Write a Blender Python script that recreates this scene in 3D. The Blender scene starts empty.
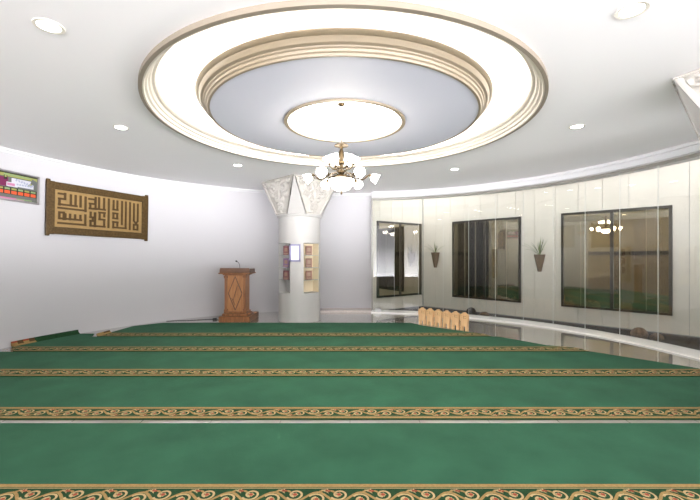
import bpy, bmesh, math, random
from math import sin, cos, pi, radians, sqrt, atan2, degrees
from mathutils import Vector, Matrix
random.seed(7)
S = bpy.context.scene
COL = S.collection

# ------------------------------------------------------------------ the place (metres)
CX, CY = -0.065, 4.75          # centre of the round hall
RW = 5.45                     # inner face of the white curved wall
RG = 5.30                     # glass curtain
H = 3.12                      # ceiling
EYE = 1.42

# ------------------------------------------------------------------ materials
def mat(name, col, rough=0.5, metal=0.0, noise=0.0, nscale=8.0, bump=0.0, bscale=60.0, emit=None, estr=0.0, coat=0.0, sheen=0.0, spec=0.5):
    m = bpy.data.materials.new(name); m.use_nodes = True
    nt = m.node_tree; b = nt.nodes['Principled BSDF']
    b.inputs['Base Color'].default_value = (*col, 1); b.inputs['Roughness'].default_value = rough
    b.inputs['Metallic'].default_value = metal; b.inputs['Specular IOR Level'].default_value = spec
    b.inputs['Coat Weight'].default_value = coat; b.inputs['Coat Roughness'].default_value = .08
    b.inputs['Sheen Weight'].default_value = sheen
    tc = nt.nodes.new('ShaderNodeTexCoord')
    if noise:
        n = nt.nodes.new('ShaderNodeTexNoise'); n.inputs['Scale'].default_value = nscale; n.inputs['Detail'].default_value = 5
        nt.links.new(tc.outputs['Object'], n.inputs['Vector'])
        r = nt.nodes.new('ShaderNodeValToRGB')
        r.color_ramp.elements[0].position = .3; r.color_ramp.elements[1].position = .7
        r.color_ramp.elements[0].color = (*[c*(1-noise) for c in col], 1)
        r.color_ramp.elements[1].color = (*[min(1, c*(1+noise)) for c in col], 1)
        nt.links.new(n.outputs['Fac'], r.inputs['Fac']); nt.links.new(r.outputs['Color'], b.inputs['Base Color'])
    if bump:
        n2 = nt.nodes.new('ShaderNodeTexNoise'); n2.inputs['Scale'].default_value = bscale; n2.inputs['Detail'].default_value = 4
        nt.links.new(tc.outputs['Object'], n2.inputs['Vector'])
        bp = nt.nodes.new('ShaderNodeBump'); bp.inputs['Strength'].default_value = bump; bp.inputs['Distance'].default_value = .01
        nt.links.new(n2.outputs['Fac'], bp.inputs['Height']); nt.links.new(bp.outputs['Normal'], b.inputs['Normal'])
    if emit:
        b.inputs['Emission Color'].default_value = (*emit, 1); b.inputs['Emission Strength'].default_value = estr
    return m

def wood_mat(name, c1, c2, rough=.4, scale=3.0, axis=2):
    m = mat(name, c1, rough); nt = m.node_tree; b = nt.nodes['Principled BSDF']
    tc = nt.nodes.new('ShaderNodeTexCoord'); mp = nt.nodes.new('ShaderNodeMapping')
    sc = [14, 14, 14]; sc[axis] = 1.3; mp.inputs['Scale'].default_value = sc
    n = nt.nodes.new('ShaderNodeTexNoise'); n.inputs['Scale'].default_value = scale; n.inputs['Detail'].default_value = 6; n.inputs['Distortion'].default_value = .6
    r = nt.nodes.new('ShaderNodeValToRGB'); r.color_ramp.elements[0].color = (*c1, 1); r.color_ramp.elements[1].color = (*c2, 1)
    r.color_ramp.elements[0].position = .35; r.color_ramp.elements[1].position = .68
    L = nt.links.new
    L(tc.outputs['Object'], mp.inputs['Vector']); L(mp.outputs['Vector'], n.inputs['Vector']); L(n.outputs['Fac'], r.inputs['Fac']); L(r.outputs['Color'], b.inputs['Base Color'])
    return m

def tile_mat():
    m = mat('polished_tile', (.5, .48, .44), .03, coat=1.0, spec=1.0); m.node_tree.nodes['Principled BSDF'].inputs['Coat Roughness'].default_value = .02; nt = m.node_tree; b = nt.nodes['Principled BSDF']
    tc = nt.nodes.new('ShaderNodeTexCoord'); br = nt.nodes.new('ShaderNodeTexBrick')
    br.offset = 0; br.inputs['Scale'].default_value = 1; br.inputs['Brick Width'].default_value = .6; br.inputs['Row Height'].default_value = .6
    br.inputs['Mortar Size'].default_value = .003; br.inputs['Color1'].default_value = (.42, .385, .33, 1); br.inputs['Color2'].default_value = (.37, .345, .30, 1)
    br.inputs['Mortar'].default_value = (.2, .19, .17, 1)
    n = nt.nodes.new('ShaderNodeTexNoise'); n.inputs['Scale'].default_value = 5; n.inputs['Detail'].default_value = 6
    mx = nt.nodes.new('ShaderNodeMix'); mx.data_type = 'RGBA'; mx.blend_type = 'MULTIPLY'; mx.inputs['Factor'].default_value = .25
    L = nt.links.new
    L(tc.outputs['Object'], br.inputs['Vector']); L(tc.outputs['Object'], n.inputs['Vector'])
    L(br.outputs['Color'], mx.inputs['A']); L(n.outputs['Color'], mx.inputs['B']); L(mx.outputs['Result'], b.inputs['Base Color'])
    return m

def glass_mat():
    m = bpy.data.materials.new('clear_glass'); m.use_nodes = True; nt = m.node_tree; nt.nodes.clear()
    o = nt.nodes.new('ShaderNodeOutputMaterial'); mx = nt.nodes.new('ShaderNodeMixShader'); t = nt.nodes.new('ShaderNodeBsdfTransparent')
    g = nt.nodes.new('ShaderNodeBsdfGlossy'); f = nt.nodes.new('ShaderNodeFresnel')
    t.inputs['Color'].default_value = (.975, .985, .975, 1); g.inputs['Roughness'].default_value = .01; f.inputs['IOR'].default_value = 1.45
    L = nt.links.new
    L(f.outputs[0], mx.inputs[0]); L(t.outputs[0], mx.inputs[1]); L(g.outputs[0], mx.inputs[2]); L(mx.outputs[0], o.inputs[0])
    return m

def bronze_glass_mat():
    m = bpy.data.materials.new('bronze_glass'); m.use_nodes = True; nt = m.node_tree; nt.nodes.clear()
    o = nt.nodes.new('ShaderNodeOutputMaterial'); mx = nt.nodes.new('ShaderNodeMixShader'); d = nt.nodes.new('ShaderNodeBsdfDiffuse')
    g = nt.nodes.new('ShaderNodeBsdfGlossy'); mx.inputs[0].default_value = .8
    d.inputs['Color'].default_value = (.05, .045, .03, 1); g.inputs['Color'].default_value = (.43, .38, .28, 1); g.inputs['Roughness'].default_value = .012
    L = nt.links.new
    L(d.outputs[0], mx.inputs[1]); L(g.outputs[0], mx.inputs[2]); L(mx.outputs[0], o.inputs[0])
    return m

M = dict(
    wall=mat('white_wall_paint', (.49, .485, .50), .55, bump=.02, bscale=120),
    ceil=mat('white_ceiling_paint', (.90, .89, .905), .6),
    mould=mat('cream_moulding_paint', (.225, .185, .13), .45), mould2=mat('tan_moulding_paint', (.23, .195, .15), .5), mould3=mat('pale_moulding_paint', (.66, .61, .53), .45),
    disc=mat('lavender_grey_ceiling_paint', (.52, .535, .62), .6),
    trimwhite=mat('white_trim_paint', (.64, .64, .65), .4),
    panel=mat('pale_wall_panel', (.74, .705, .63), .35, noise=.03, nscale=2),
    groove=mat('panel_groove', (.30, .31, .30), .7),
    channel=mat('grey_metal_channel', (.28, .27, .24), .35, metal=.3),
    curb=mat('white_marble', (.92, .91, .88), .18, noise=.05, nscale=4),
    beige=mat('beige_granite', (.56, .50, .46), .2, noise=.12, nscale=40),
    tile=tile_mat(),
    soil=mat('dark_gravel', (.020, .016, .012), .9, noise=.5, nscale=30, bump=.8, bscale=40, spec=.05),
    stone=mat('dark_stone', (.03, .027, .024), .55, noise=.4, nscale=20, bump=.5, bscale=30),
    brownstone=mat('brown_stone', (.13, .085, .05), .7, noise=.5, nscale=14, bump=.7, bscale=25),
    glass=glass_mat(), pane=bronze_glass_mat(),
    joint=mat('silicone_joint', (.72, .74, .70), .3),
    bronze=mat('dark_bronze_aluminium', (.035, .03, .022), .4, metal=.4),
    green=mat('green_carpet_pile', (.0255, .093, .051), .95, noise=.16, nscale=2.2, bump=.5, bscale=260, sheen=.02, spec=.1),
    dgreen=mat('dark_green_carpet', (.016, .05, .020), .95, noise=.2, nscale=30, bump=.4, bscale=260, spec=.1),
    gold=mat('gold_carpet_yarn', (.275, .185, .072), .95, noise=.15, nscale=60, bump=.4, bscale=260, spec=.1),
    cream=mat('cream_carpet_yarn', (.40, .30, .155), .95, noise=.12, nscale=60, spec=.1),
    red=mat('red_carpet_yarn', (.27, .06, .035), .95, spec=.1),
    lectern=wood_mat('lectern_wood', (.16, .064, .026), (.30, .13, .052), .35),
    lectern2=wood_mat('lectern_light_wood', (.30, .13, .05), (.42, .20, .085), .35),
    lectern3=wood_mat('lectern_dark_wood', (.08, .04, .026), (.15, .075, .042), .35, axis=0),
    pine=wood_mat('pine_wood', (.68, .41, .20), (.82, .55, .30), .45),
    pinedark=mat('dark_slot', (.10, .05, .03), .7),
    frame=wood_mat('plaque_wood', (.055, .032, .011), (.092, .057, .020), .4, axis=0),
    goldplate=mat('gold_plaque', (.28, .185, .075), .45, noise=.08, nscale=12),
    letter=mat('brown_letters', (.075, .043, .015), .5),
    brass=mat('antique_brass', (.045, .028, .010), .42, metal=.7),
    shade=mat('frosted_glass_shade', (.9, .86, .78), .3, emit=(1, .93, .82), estr=20.0),
    led=mat('led_strip', (.9, .9, .9), .5, emit=(1, .93, .82), estr=22.0),
    panel_light=mat('light_panel', (.9, .9, .9), .5, emit=(1, .96, .90), estr=6.0),
    lens=mat('downlight_lens', (.9, .9, .9), .3, emit=(1, .97, .92), estr=14.0),
    rim=mat('downlight_rim', (.80, .76, .68), .35),
    cap=mat('white_column_plaster', (.42, .41, .395), .5, bump=.03, bscale=80),
    carve=mat('carved_column_plaster', (.43, .41, .375), .55, noise=.04, nscale=10),
    niche=mat('niche_warm_lit_cream', (.70, .60, .42), .5),
    shelfglass=mat('shelf_glass_edge', (.45, .50, .48), .15),
    maroon=mat('maroon_book_cover', (.16, .055, .06), .5),
    purple=mat('purple_book_cover', (.17, .10, .20), .5),
    brownbook=mat('brown_book_cover', (.17, .075, .045), .5),
    bookgold=mat('book_gilt', (.26, .17, .12), .5),
    paper=mat('paper', (.85, .85, .82), .7),
    violet=mat('violet_frame', (.20, .19, .34), .4),
    silver=mat('silver_frame', (.34, .32, .33), .3, metal=.7),
    black=mat('black_plastic', (.02, .02, .022), .4),
    taupe=mat('taupe_panel', (.30, .235, .16), .5, noise=.1, nscale=2),
    beigewall=mat('beige_wall', (.46, .38, .26), .5),
    planter=mat('brown_planter', (.17, .115, .07), .6, noise=.2, nscale=14),
    leaf=mat('leaf_green', (.17, .24, .06), .5), leafdark=mat('leaf_dark_green', (.07, .11, .04), .5),
    p_dark=mat('print_dark', (0.025, 0.028, 0.021), .35), p_olive=mat('print_olive', (0.252, 0.266, 0.084), .35), p_white=mat('print_white', (0.504, 0.504, 0.560), .35),
    p_red=mat('print_orange_red', (0.560, 0.077, 0.021), .35), p_pink=mat('print_pink', (0.434, 0.154, 0.280), .35), p_green=mat('print_green', (0.210, 0.294, 0.140), .35),
    p_maroon=mat('print_maroon', (0.140, 0.021, 0.070), .35), p_blue=mat('print_blue_grey', (0.294, 0.322, 0.434), .35), p_grey=mat('print_grey', (0.112, 0.119, 0.112), .35),
)

for k_ in ('frame', 'goldplate', 'letter', 'p_dark', 'p_grey', 'p_maroon', 'p_green', 'p_olive'):
    M[k_].node_tree.nodes['Principled BSDF'].inputs['Specular IOR Level'].default_value = .15

# ------------------------------------------------------------------ mesh building
class MB:
    def __init__(s): s.v = []; s.f = []; s.m = []; s.sm = []
    def add(s, vs, fs, mi=0, smooth=False):
        o = len(s.v); s.v += [tuple(v) for v in vs]
        for f in fs: s.f.append([i+o for i in f]); s.m.append(mi); s.sm.append(smooth)
        return s
    def box(s, c, d, rot=None, mi=0, bevel=0):
        x, y, z = d[0]/2, d[1]/2, d[2]/2
        R = rot if rot is not None else Matrix.Identity(3); c = Vector(c)
        if bevel <= 0:
            vs = [(i*x, j*y, k*z) for i in (-1, 1) for j in (-1, 1) for k in (-1, 1)]
            fs = [(0, 1, 3, 2), (4, 6, 7, 5), (0, 4, 5, 1), (2, 3, 7, 6), (0, 2, 6, 4), (1, 5, 7, 3)]
            return s.add([R @ Vector(v) + c for v in vs], fs, mi)
        bm = bmesh.new(); bmesh.ops.create_cube(bm, size=1)
        for v in bm.verts: v.co = Vector((v.co.x*d[0], v.co.y*d[1], v.co.z*d[2]))
        bmesh.ops.bevel(bm, geom=bm.edges[:], offset=bevel, segments=2, affect='EDGES', profile=.5)
        bm.verts.index_update()
        s.add([R @ v.co + c for v in bm.verts], [[v.index for v in f.verts] for f in bm.faces], mi); bm.free()
        return s
    def lathe(s, prof, a0=0, a1=360, n=96, c=(0, 0, 0), mi=0, smooth=True, closed=True, caps=True):
        # prof: list of (r,z); closed loop profile if closed; sweeps from a0 to a1 degrees
        full = abs(a1-a0) >= 359.99; k = len(prof); vs = []; steps = n if full else n+1
        for i in range(steps):
            a = radians(a0 + (a1-a0)*i/n)
            for r, z in prof: vs.append((c[0]+r*cos(a), c[1]+r*sin(a), c[2]+z))
        fs = []
        for i in range(n):
            i2 = (i+1) % steps
            for j in range(k if closed else k-1):
                j2 = (j+1) % k
                fs.append((i*k+j, i2*k+j, i2*k+j2, i*k+j2))
        if closed and not full and caps:
            fs.append(list(range(k))[::-1]); fs.append([n*k+j for j in range(k)])
        return s.add(vs, fs, mi, smooth)
    def tube(s, pts, r, seg=8, mi=0, caps=True, smooth=True):
        pts = [Vector(p) for p in pts]; n = len(pts); rs = r if isinstance(r, (list, tuple)) else [r]*n
        vs = []; up = Vector((0, 0, 1))
        t0 = (pts[1]-pts[0]).normalized()
        if abs(t0.dot(up)) > .95: up = Vector((1, 0, 0))
        a = t0.cross(up).normalized()
        for i in range(n):
            t = (pts[min(i+1, n-1)]-pts[max(i-1, 0)]).normalized()
            a = (a - t*a.dot(t)).normalized(); b = t.cross(a)
            for j in range(seg):
                q = 2*pi*j/seg; vs.append(pts[i] + (a*cos(q)+b*sin(q))*rs[i])
        fs = [(i*seg+j, i*seg+(j+1) % seg, (i+1)*seg+(j+1) % seg, (i+1)*seg+j) for i in range(n-1) for j in range(seg)]
        if caps: fs += [list(range(seg))[::-1], [(n-1)*seg+j for j in range(seg)]]
        return s.add(vs, fs, mi, smooth)
    def prism(s, poly, z0, z1, mi=0, tf=None, top_only=False):
        # extrude 2D polygon; tf maps (x,y,z)->3D
        tf = tf or (lambda x, y, z: (x, y, z)); n = len(poly)
        vs = [tf(x, y, z0) for x, y in poly] + [tf(x, y, z1) for x, y in poly]
        fs = [list(range(n, 2*n))]
        if not top_only: fs += [list(range(n))[::-1]] + [(i, (i+1) % n, n+(i+1) % n, n+i) for i in range(n)]
        return s.add(vs, fs, mi)
    def ball(s, c, r, sub=2, mi=0, lump=0, sq=(1, 1, 1)):
        bm = bmesh.new(); bmesh.ops.create_icosphere(bm, subdivisions=sub, radius=1)
        rnd = random.Random(int(abs(c[0]*100)+abs(c[1]*37)))
        ph = [rnd.uniform(0, 6) for _ in range(6)]
        for v in bm.verts:
            k = 1+lump*(sin(3*v.co.x+ph[0])+sin(4*v.co.y+ph[1])+sin(5*v.co.z+ph[2]))/3
            v.co *= k*r; v.co = Vector((v.co.x*sq[0], v.co.y*sq[1], v.co.z*sq[2]))
        bm.verts.index_update()
        s.add([v.co+Vector(c) for v in bm.verts], [[v.index for v in f.verts] for f in bm.faces], mi, True); bm.free(); return s
    def build(s, name, mats, parent=None, fix=True):
        me = bpy.data.meshes.new(name); me.from_pydata(s.v, [], s.f)
        for m in (mats if isinstance(mats, (list, tuple)) else [mats]): me.materials.append(m)
        me.polygons.foreach_set('material_index', s.m); me.polygons.foreach_set('use_smooth', s.sm)
        if fix:
            bm = bmesh.new(); bm.from_mesh(me); bmesh.ops.recalc_face_normals(bm, faces=bm.faces[:]); bm.to_mesh(me); bm.free()
        if any(s.sm):
            try: me.set_sharp_from_angle(angle=radians(35))
            except Exception: pass
        me.update()
        o = bpy.data.objects.new(name, me); COL.objects.link(o)
        if parent: o.parent = parent
        return o

def tag(o, label=None, cat=None, group=None, kind=None):
    if label: o['label'] = label
    if cat: o['category'] = cat
    if group: o['group'] = group
    if kind: o['kind'] = kind
    return o
def thing(name, label, cat, loc=(0, 0, 0), rz=0, group=None):
    o = bpy.data.objects.new(name, None); COL.objects.link(o); o.location = loc; o.rotation_euler = (0, 0, rz); o.empty_display_size = .1
    return tag(o, label, cat, group)
def struct(o, label=None, cat=None): return tag(o, label, cat, kind='structure')
def copy_tree(o, parent=None):
    c = o.copy(); COL.objects.link(c)
    if parent: c.parent = parent; c.matrix_parent_inverse = o.matrix_parent_inverse.copy()
    for ch in list(o.children): copy_tree(ch, c)
    return c
def at(px, py, Y):           # photo pixel at distance Y -> point
    return Vector(((px-350)/380*Y, Y, EYE+(257-py)/380*Y))
def on_ring(px, R):          # where the view through column px meets the circle R of the hall
    k = (px-350)/380; a = 1+k*k; b = -2*k*CX-2*CY; c = CX*CX+CY*CY-R*R
    d = (-b+sqrt(b*b-4*a*c))/(2*a); return Vector((k*d, d, 0))
def basis(xa, za=(0, 0, 1)):  # columns: x axis, y = z cross x, z
    x = Vector(xa).normalized(); z = Vector(za); z = (z-x*z.dot(x)).normalized(); y = z.cross(x)
    return Matrix((x, y, z)).transposed()
O3 = (CX, CY, 0)

# ================================================================== SETTING
A_GL0, A_GL1 = 83.0, -62.0         # glass curtain runs clockwise from A_GL0
A_WL = 203.0                       # white wall from A_GL0 up to A_WL

f = MB(); f.lathe([(0.001, -.12), (RG-.02, -.12), (RG-.02, 0), (0.001, 0)], a0=A_GL1, a1=A_GL0, n=80, c=O3, smooth=False)
f.lathe([(0.001, -.12), (RW+.2, -.12), (RW+.2, 0), (0.001, 0)], a0=A_GL0, a1=360+A_GL1, n=110, c=O3, smooth=False)
struct(f.build('floor', M['tile']), 'polished beige tile floor around and between the green rugs', 'floor')

g = MB(); g.box((4.5, 7.5, -.13), (15, 13, .06))
struct(g.build('courtyard_ground', M['soil']), 'dark gravel bed between the glass and the pale panelled wall', 'ground')

# ceiling with its round recess
R1, R1i = 2.255, 2.08
ceil = MB(); ceil.lathe([(R1-.02, H), (5.72, H), (5.72, H+.55), (.001, H+.55), (.001, H+.36), (R1-.02, H+.36)], n=160, c=O3)
ceil = struct(ceil.build('ceiling', M['ceil']), 'white ceiling with a large round lit recess', 'ceiling')
m = MB()
ring = [(R1, H+.002), (R1, H-.035), (R1-.012, H-.042), (R1-.045, H-.042), (R1-.052, H-.012), (R1-.075, H-.004), (R1-.082, H+.022), (R1-.102, H+.032),
        (R1-.115, H+.060), (R1-.14, H+.066), (R1-.155, H+.085), (R1-.155, H+.10), (R1-.02, H+.10), (R1-.02, H+.002)]
m.lathe(ring, n=160, c=O3); rg = m.build('outer_ring_moulding', M['mould3'], ceil)
m = MB(); m.lathe([(R1+.001, H+.002), (R1+.004, H+.002), (R1+.004, H-.044), (R1-.03, H-.046), (R1-.03, H-.042), (R1+.001, H-.041)], n=160, c=O3); m.build('outer_band', M['mould2'], rg)
ZD = EYE+1.672; R2 = 1.605; R2o = 1.734
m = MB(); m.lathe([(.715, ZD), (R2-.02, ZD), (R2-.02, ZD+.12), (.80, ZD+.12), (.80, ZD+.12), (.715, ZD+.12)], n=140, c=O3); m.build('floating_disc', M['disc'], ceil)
m = MB()
prof = [(R2-.02, ZD-.006), (R2+.004, ZD-.006), (R2+.012, ZD+.012), (R2+.026, ZD+.020), (R2+.032, ZD+.040), (R2+.046, ZD+.048), (R2+.050, ZD+.058), (R2+.076, ZD+.070),
        (R2+.092, ZD+.098), (R2+.096, ZD+.112), (R2+.112, ZD+.118), (R2+.129, ZD+.140), (R2+.129, ZD+.150), (R2+.08, ZD+.150), (R2+.08, ZD+.12), (R2-.02, ZD+.12)]
m.lathe(prof, n=140, c=O3); m.build('disc_moulding', M['mould'], ceil)
m = MB(); m.lathe([(.705, ZD-.02), (.75, ZD-.02), (.75, ZD+.002), (.735, ZD+.002), (.705, ZD+.002)], n=100, c=O3); m.build('light_rim', M['mould'], ceil)
m = MB(); m.lathe([(.717, ZD+.001), (.717, ZD+.25), (.74, ZD+.25), (.74, ZD+.119), (.74, ZD+.001)], n=100, c=O3); m.build('light_well', M['ceil'], ceil)
m = MB(); m.lathe([(.001, ZD+.245), (.748, ZD+.245), (.748, ZD+.26), (.001, ZD+.26)], n=100, c=O3); m.build('light_panel', M['panel_light'], ceil)
m = MB(); m.lathe([(R2+.05+.012*cos(a), ZD+.135+.012*sin(a)) for a in [k*pi/3 for k in range(6)]], n=140, c=O3); m.build('cove_light_strip', M['led'], ceil)
m = MB(); m.lathe([(R1-.09+.010*cos(a), H+.112+.010*sin(a)) for a in [k*pi/3 for k in range(6)]], n=140, c=O3); m.build('cove_light_strip', M['led'], ceil)

# white curved wall and its little cornice
w = MB(); w.lathe([(RW, 0), (RW+.2, 0), (RW+.2, H+.02), (RW, H+.02)], a0=A_GL0, a1=A_WL, n=120, c=O3)
struct(w.build('wall_left', M['wall']), 'white curved wall', 'wall')
w = MB(); w.lathe([(RW+.01, H-.065), (RW-.012, H-.065), (RW-.02, H-.045), (RW-.045, H-.03), (RW-.05, H), (RW+.01, H)], a0=A_GL0, a1=A_WL, n=120, c=O3)
struct(w.build('trim_1', M['trimwhite']), 'slim white cornice along the curved white wall', 'cornice')
# rear of the hall: taupe partition, then the open entrance
w = MB()
w.lathe([(RW, 0), (RW+.12, 0), (RW+.12, 1.5), (RW, 1.5)], a0=A_WL, a1=236, n=40, c=O3, mi=0)
w.lathe([(RW-.03, 1.5), (RW+.12, 1.5), (RW+.12, 1.68), (RW-.03, 1.68)], a0=A_WL, a1=236, n=40, c=O3, mi=1)
w.lathe([(RW, 1.68), (RW+.12, 1.68), (RW+.12, H), (RW, H)], a0=A_WL, a1=236, n=40, c=O3, mi=2)
struct(w.build('wall_rear', [M['taupe'], M['bronze'], M['beigewall']]), 'taupe partition beside the entrance', 'wall')

w = MB(); w.lathe([(5.70, H+.42), (6.0, H+.42), (6.0, H+.54), (5.70, H+.54)], a0=-62, a1=72, n=60, c=O3)
struct(w.build('soffit_light_blocker', M['ceil']), 'unseen soffit added over the gravel strip to block sky light', 'ceiling')  # unseen roof added to hold back sky light on the panelled wall
w = MB(); w.lathe([(5.70, -.1), (5.82, -.1), (5.82, .35), (5.70, .35)], a0=232, a1=364, n=60, c=O3)
struct(w.build('sill_light_blocker', M['panel']), 'unseen low sill added behind the camera to block daylight', 'wall')  # unseen sill added to cut low daylight onto the hall walls
# head cornice over the glass
w = MB(); w.lathe([(RG-.13, H), (RG-.13, H-.05), (RG-.10, H-.055), (RG-.10, H-.15), (RG-.07, H-.16), (RG+.40, H-.16), (RG+.40, H)], a0=A_GL1, a1=A_GL0, n=120, c=O3)
struct(w.build('trim_2', M['trimwhite']), 'white stepped cornice above the glass', 'cornice')
# curb
w = MB(); w.lathe([(4.92, 0), (4.92, .026), (4.94, .03), (RG+.04, .03), (RG+.04, -.1), (4.92, -.1)], a0=A_GL1, a1=A_GL0, n=120, c=O3)
struct(w.build('trim_3', M['curb']), 'white marble curb at the foot of the glass', 'curb')
w = MB(); w.lathe([(4.99, 0), (4.99, .05), (RW, .05), (RW, 0)], a0=A_GL0, a1=101, n=20, c=O3)
struct(w.build('trim_4', M['beige']), 'beige granite step at the foot of the back wall', 'step')
w = MB(); w.box((.72, 9.72, .066), (.16, .10, .07), bevel=.008)
tag(w.build('floor_socket_box', M['trimwhite']), 'small pale socket box at the end of the white curb by the glass edge', 'socket box')

# glass curtain: faceted panels and joints
gc = thing('window_4', 'frameless curved glass curtain with slim joints', 'glass wall'); struct(gc)
STEP = 6.75; a = 9.2
js = [9.2+STEP*k for k in range(-10, 11)] + [A_GL0]
for i in range(len(js)-1):
    p0 = Vector((CX+RG*cos(radians(js[i])), CY+RG*sin(radians(js[i])), 0)); p1 = Vector((CX+RG*cos(radians(js[i+1])), CY+RG*sin(radians(js[i+1])), 0))
    if (p1-p0).length < .05: continue
    R = basis(p1-p0); L = (p1-p0).length
    mb = MB(); mb.box((p0+p1)/2+Vector((0, 0, (.03+H-.16)/2)), (L-.003, .010, H-.16-.03), R); mb.build('pane', M['glass'], gc)
    mb = MB(); mb.box(p0+Vector((0, 0, (.03+H-.16)/2)), (.0045, .0104, H-.16-.03), R); mb.build('joint', M['joint'], gc)
mb = MB(); mb.lathe([(RG-.03, H-.205), (RG+.03, H-.205), (RG+.03, H-.16), (RG-.03, H-.16)], a0=A_GL1, a1=A_GL0, n=100, c=O3); mb.build('head_channel', M['channel'], gc)
pe = Vector((CX+RG*cos(radians(A_GL0)), CY+RG*sin(radians(A_GL0)), 0))
mb = MB(); mb.box(pe+Vector((0, .02, H/2-.05)), (.03, .16, H-.2)); mb.build('end_profile', M['channel'], gc)

# pale panelled outer walls with windows (two straight faces meeting behind the glass)
PC = Vector((2.19, 11.40, 0))
dB = Vector((.686, -.728, 0)).normalized(); dA = Vector((-.81, -.587, 0)).normalized()
def panel_wall(name, label, p0, d, L, side, pw):
    n = Vector((-d.y, d.x, 0))*side                         # pointing away from the hall
    R = basis(d); mb = MB(); mb.box(p0+d*(L/2-.1)+n*.12+Vector((0, 0, 1.8)), (L+.2, .16, 3.72), R, mi=1)
    x = 0
    while x < L-.01:
        ww = min(pw, L-x)
        mb.box(p0+d*(x+ww/2)+n*.03+Vector((0, 0, 1.79)), (ww-.007, .03, 3.66), R, mi=0); x += pw
    return struct(mb.build(name, [M['panel'], M['groove']]), label, 'wall'), n
wr, nB = panel_wall('wall_right', 'pale panelled wall seen through the glass', PC, dB, 8.2, 1, .46)
wb, nA = panel_wall('wall_far_right', 'narrow pale panelled wall with the small end window', PC, dA, 1.93, -1, .42)
if nB.dot(PC-Vector(O3)) < 0: print('nB sign')
def window(name, label, p0, d, n, t0, t1):
    z0, z1 = .305, 2.405; L = t1-t0
    base = p0+d*t0; R = basis(d); root = thing(name, label, 'window', base+Vector((0, 0, z0))); struct(root)
    off = -n*.012
    q = lambda x, z: d*x+Vector((0, 0, z))+off
    hh = z1-z0
    fr = MB(); fw = .05
    for c, dd in ((q(L/2, fw/2), (L, .06, fw)), (q(L/2, hh-fw/2), (L, .06, fw)), (q(fw/2, hh/2), (fw, .06, hh)), (q(L-fw/2, hh/2), (fw, .06, hh))): fr.box(c, dd, R)
    fr.build('window_frame', M['bronze'], root)
    mu = MB(); mu.box(q(L/2, hh/2), (.06, .05, hh-2*fw), R); mu.build('mullion', M['bronze'], root)
    for k in (0, 1):
        x0 = fw if k == 0 else L/2+.03; x1 = L/2-.03 if k == 0 else L-fw
        pn = MB(); pn.box(q((x0+x1)/2, hh/2), (x1-x0, .012, hh-2*fw), R); pn.build('pane', M['pane'], root)
    return root
w = MB(); pa_, pb_ = Vector((5.55, 4.75, 1.8)), Vector((8.0, 5.2, 1.8)); w.box((pa_+pb_)/2, ((pb_-pa_).length, .1, 3.6), basis(pb_-pa_))
struct(w.build('side_light_blocker', M['panel']), 'unseen return wall added to shade the end of the gravel strip', 'wall')  # unseen wall added to keep outside light off the right panels
tB = lambda x, y: (Vector((x, y, 0))-PC).dot(dB)
tA = lambda x, y: (Vector((x, y, 0))-PC).dot(dA)
window('window_1', 'bronze sliding window beside the white back wall', PC, dA, nA, tA(2.14, 11.30), tA(.76, 10.30))
window('window_2', 'bronze sliding window between the two wall planters', PC, dB, nB, tB(2.93, 10.70), tB(4.27, 9.37))
window('window_3', 'large bronze sliding window nearest the camera', PC, dB, nB, tB(4.81, 8.63), tB(6.17, 7.26))

# ================================================================== COLUMNS
def arabesque():
    cs = []
    def spiral(cx, cy, r, a0, turns, sgn):
        n = 26
        return [(cx+r*(1-.8*i/n)*cos(a0+sgn*2*pi*turns*i/n), cy+r*(1-.8*i/n)*sin(a0+sgn*2*pi*turns*i/n)) for i in range(n+1)]
    for sx in (-1, 1):
        cs.append(spiral(.5+sx*.20, .72, .15, pi/2, 1.4, sx)); cs.append(spiral(.5+sx*.13, .40, .12, -pi/2, 1.3, -sx))
        cs.append(spiral(.5+sx*.38, .88, .09, 0, 1.2, sx)); cs.append([(.5+sx*.02*k, .10+.05*k+.004*k*k) for k in range(9)])
        cs.append(spiral(.5+sx*.30, .55, .07, pi, 1.2, sx)); cs.append(spiral(.5+sx*.10, .18, .07, 0, 1.2, sx))
    cs.append([(.5, .05+.9*k/20) for k in range(21)]); cs.append(spiral(.5, .93, .06, 0, 1, 1))
    return [p for c in cs for p in c]
ARA = arabesque()
def relief(u, v):
    d = min((u-a)**2*1.2+(v-b)**2 for a, b in ARA)
    e = min(u, 1-u, v, 1-v)
    frame = .028 if e < .045 else 0
    h = .034*math.exp(-d/(.020**2)) + .012*math.exp(-d/(.05**2))
    return max(frame, h)
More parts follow.
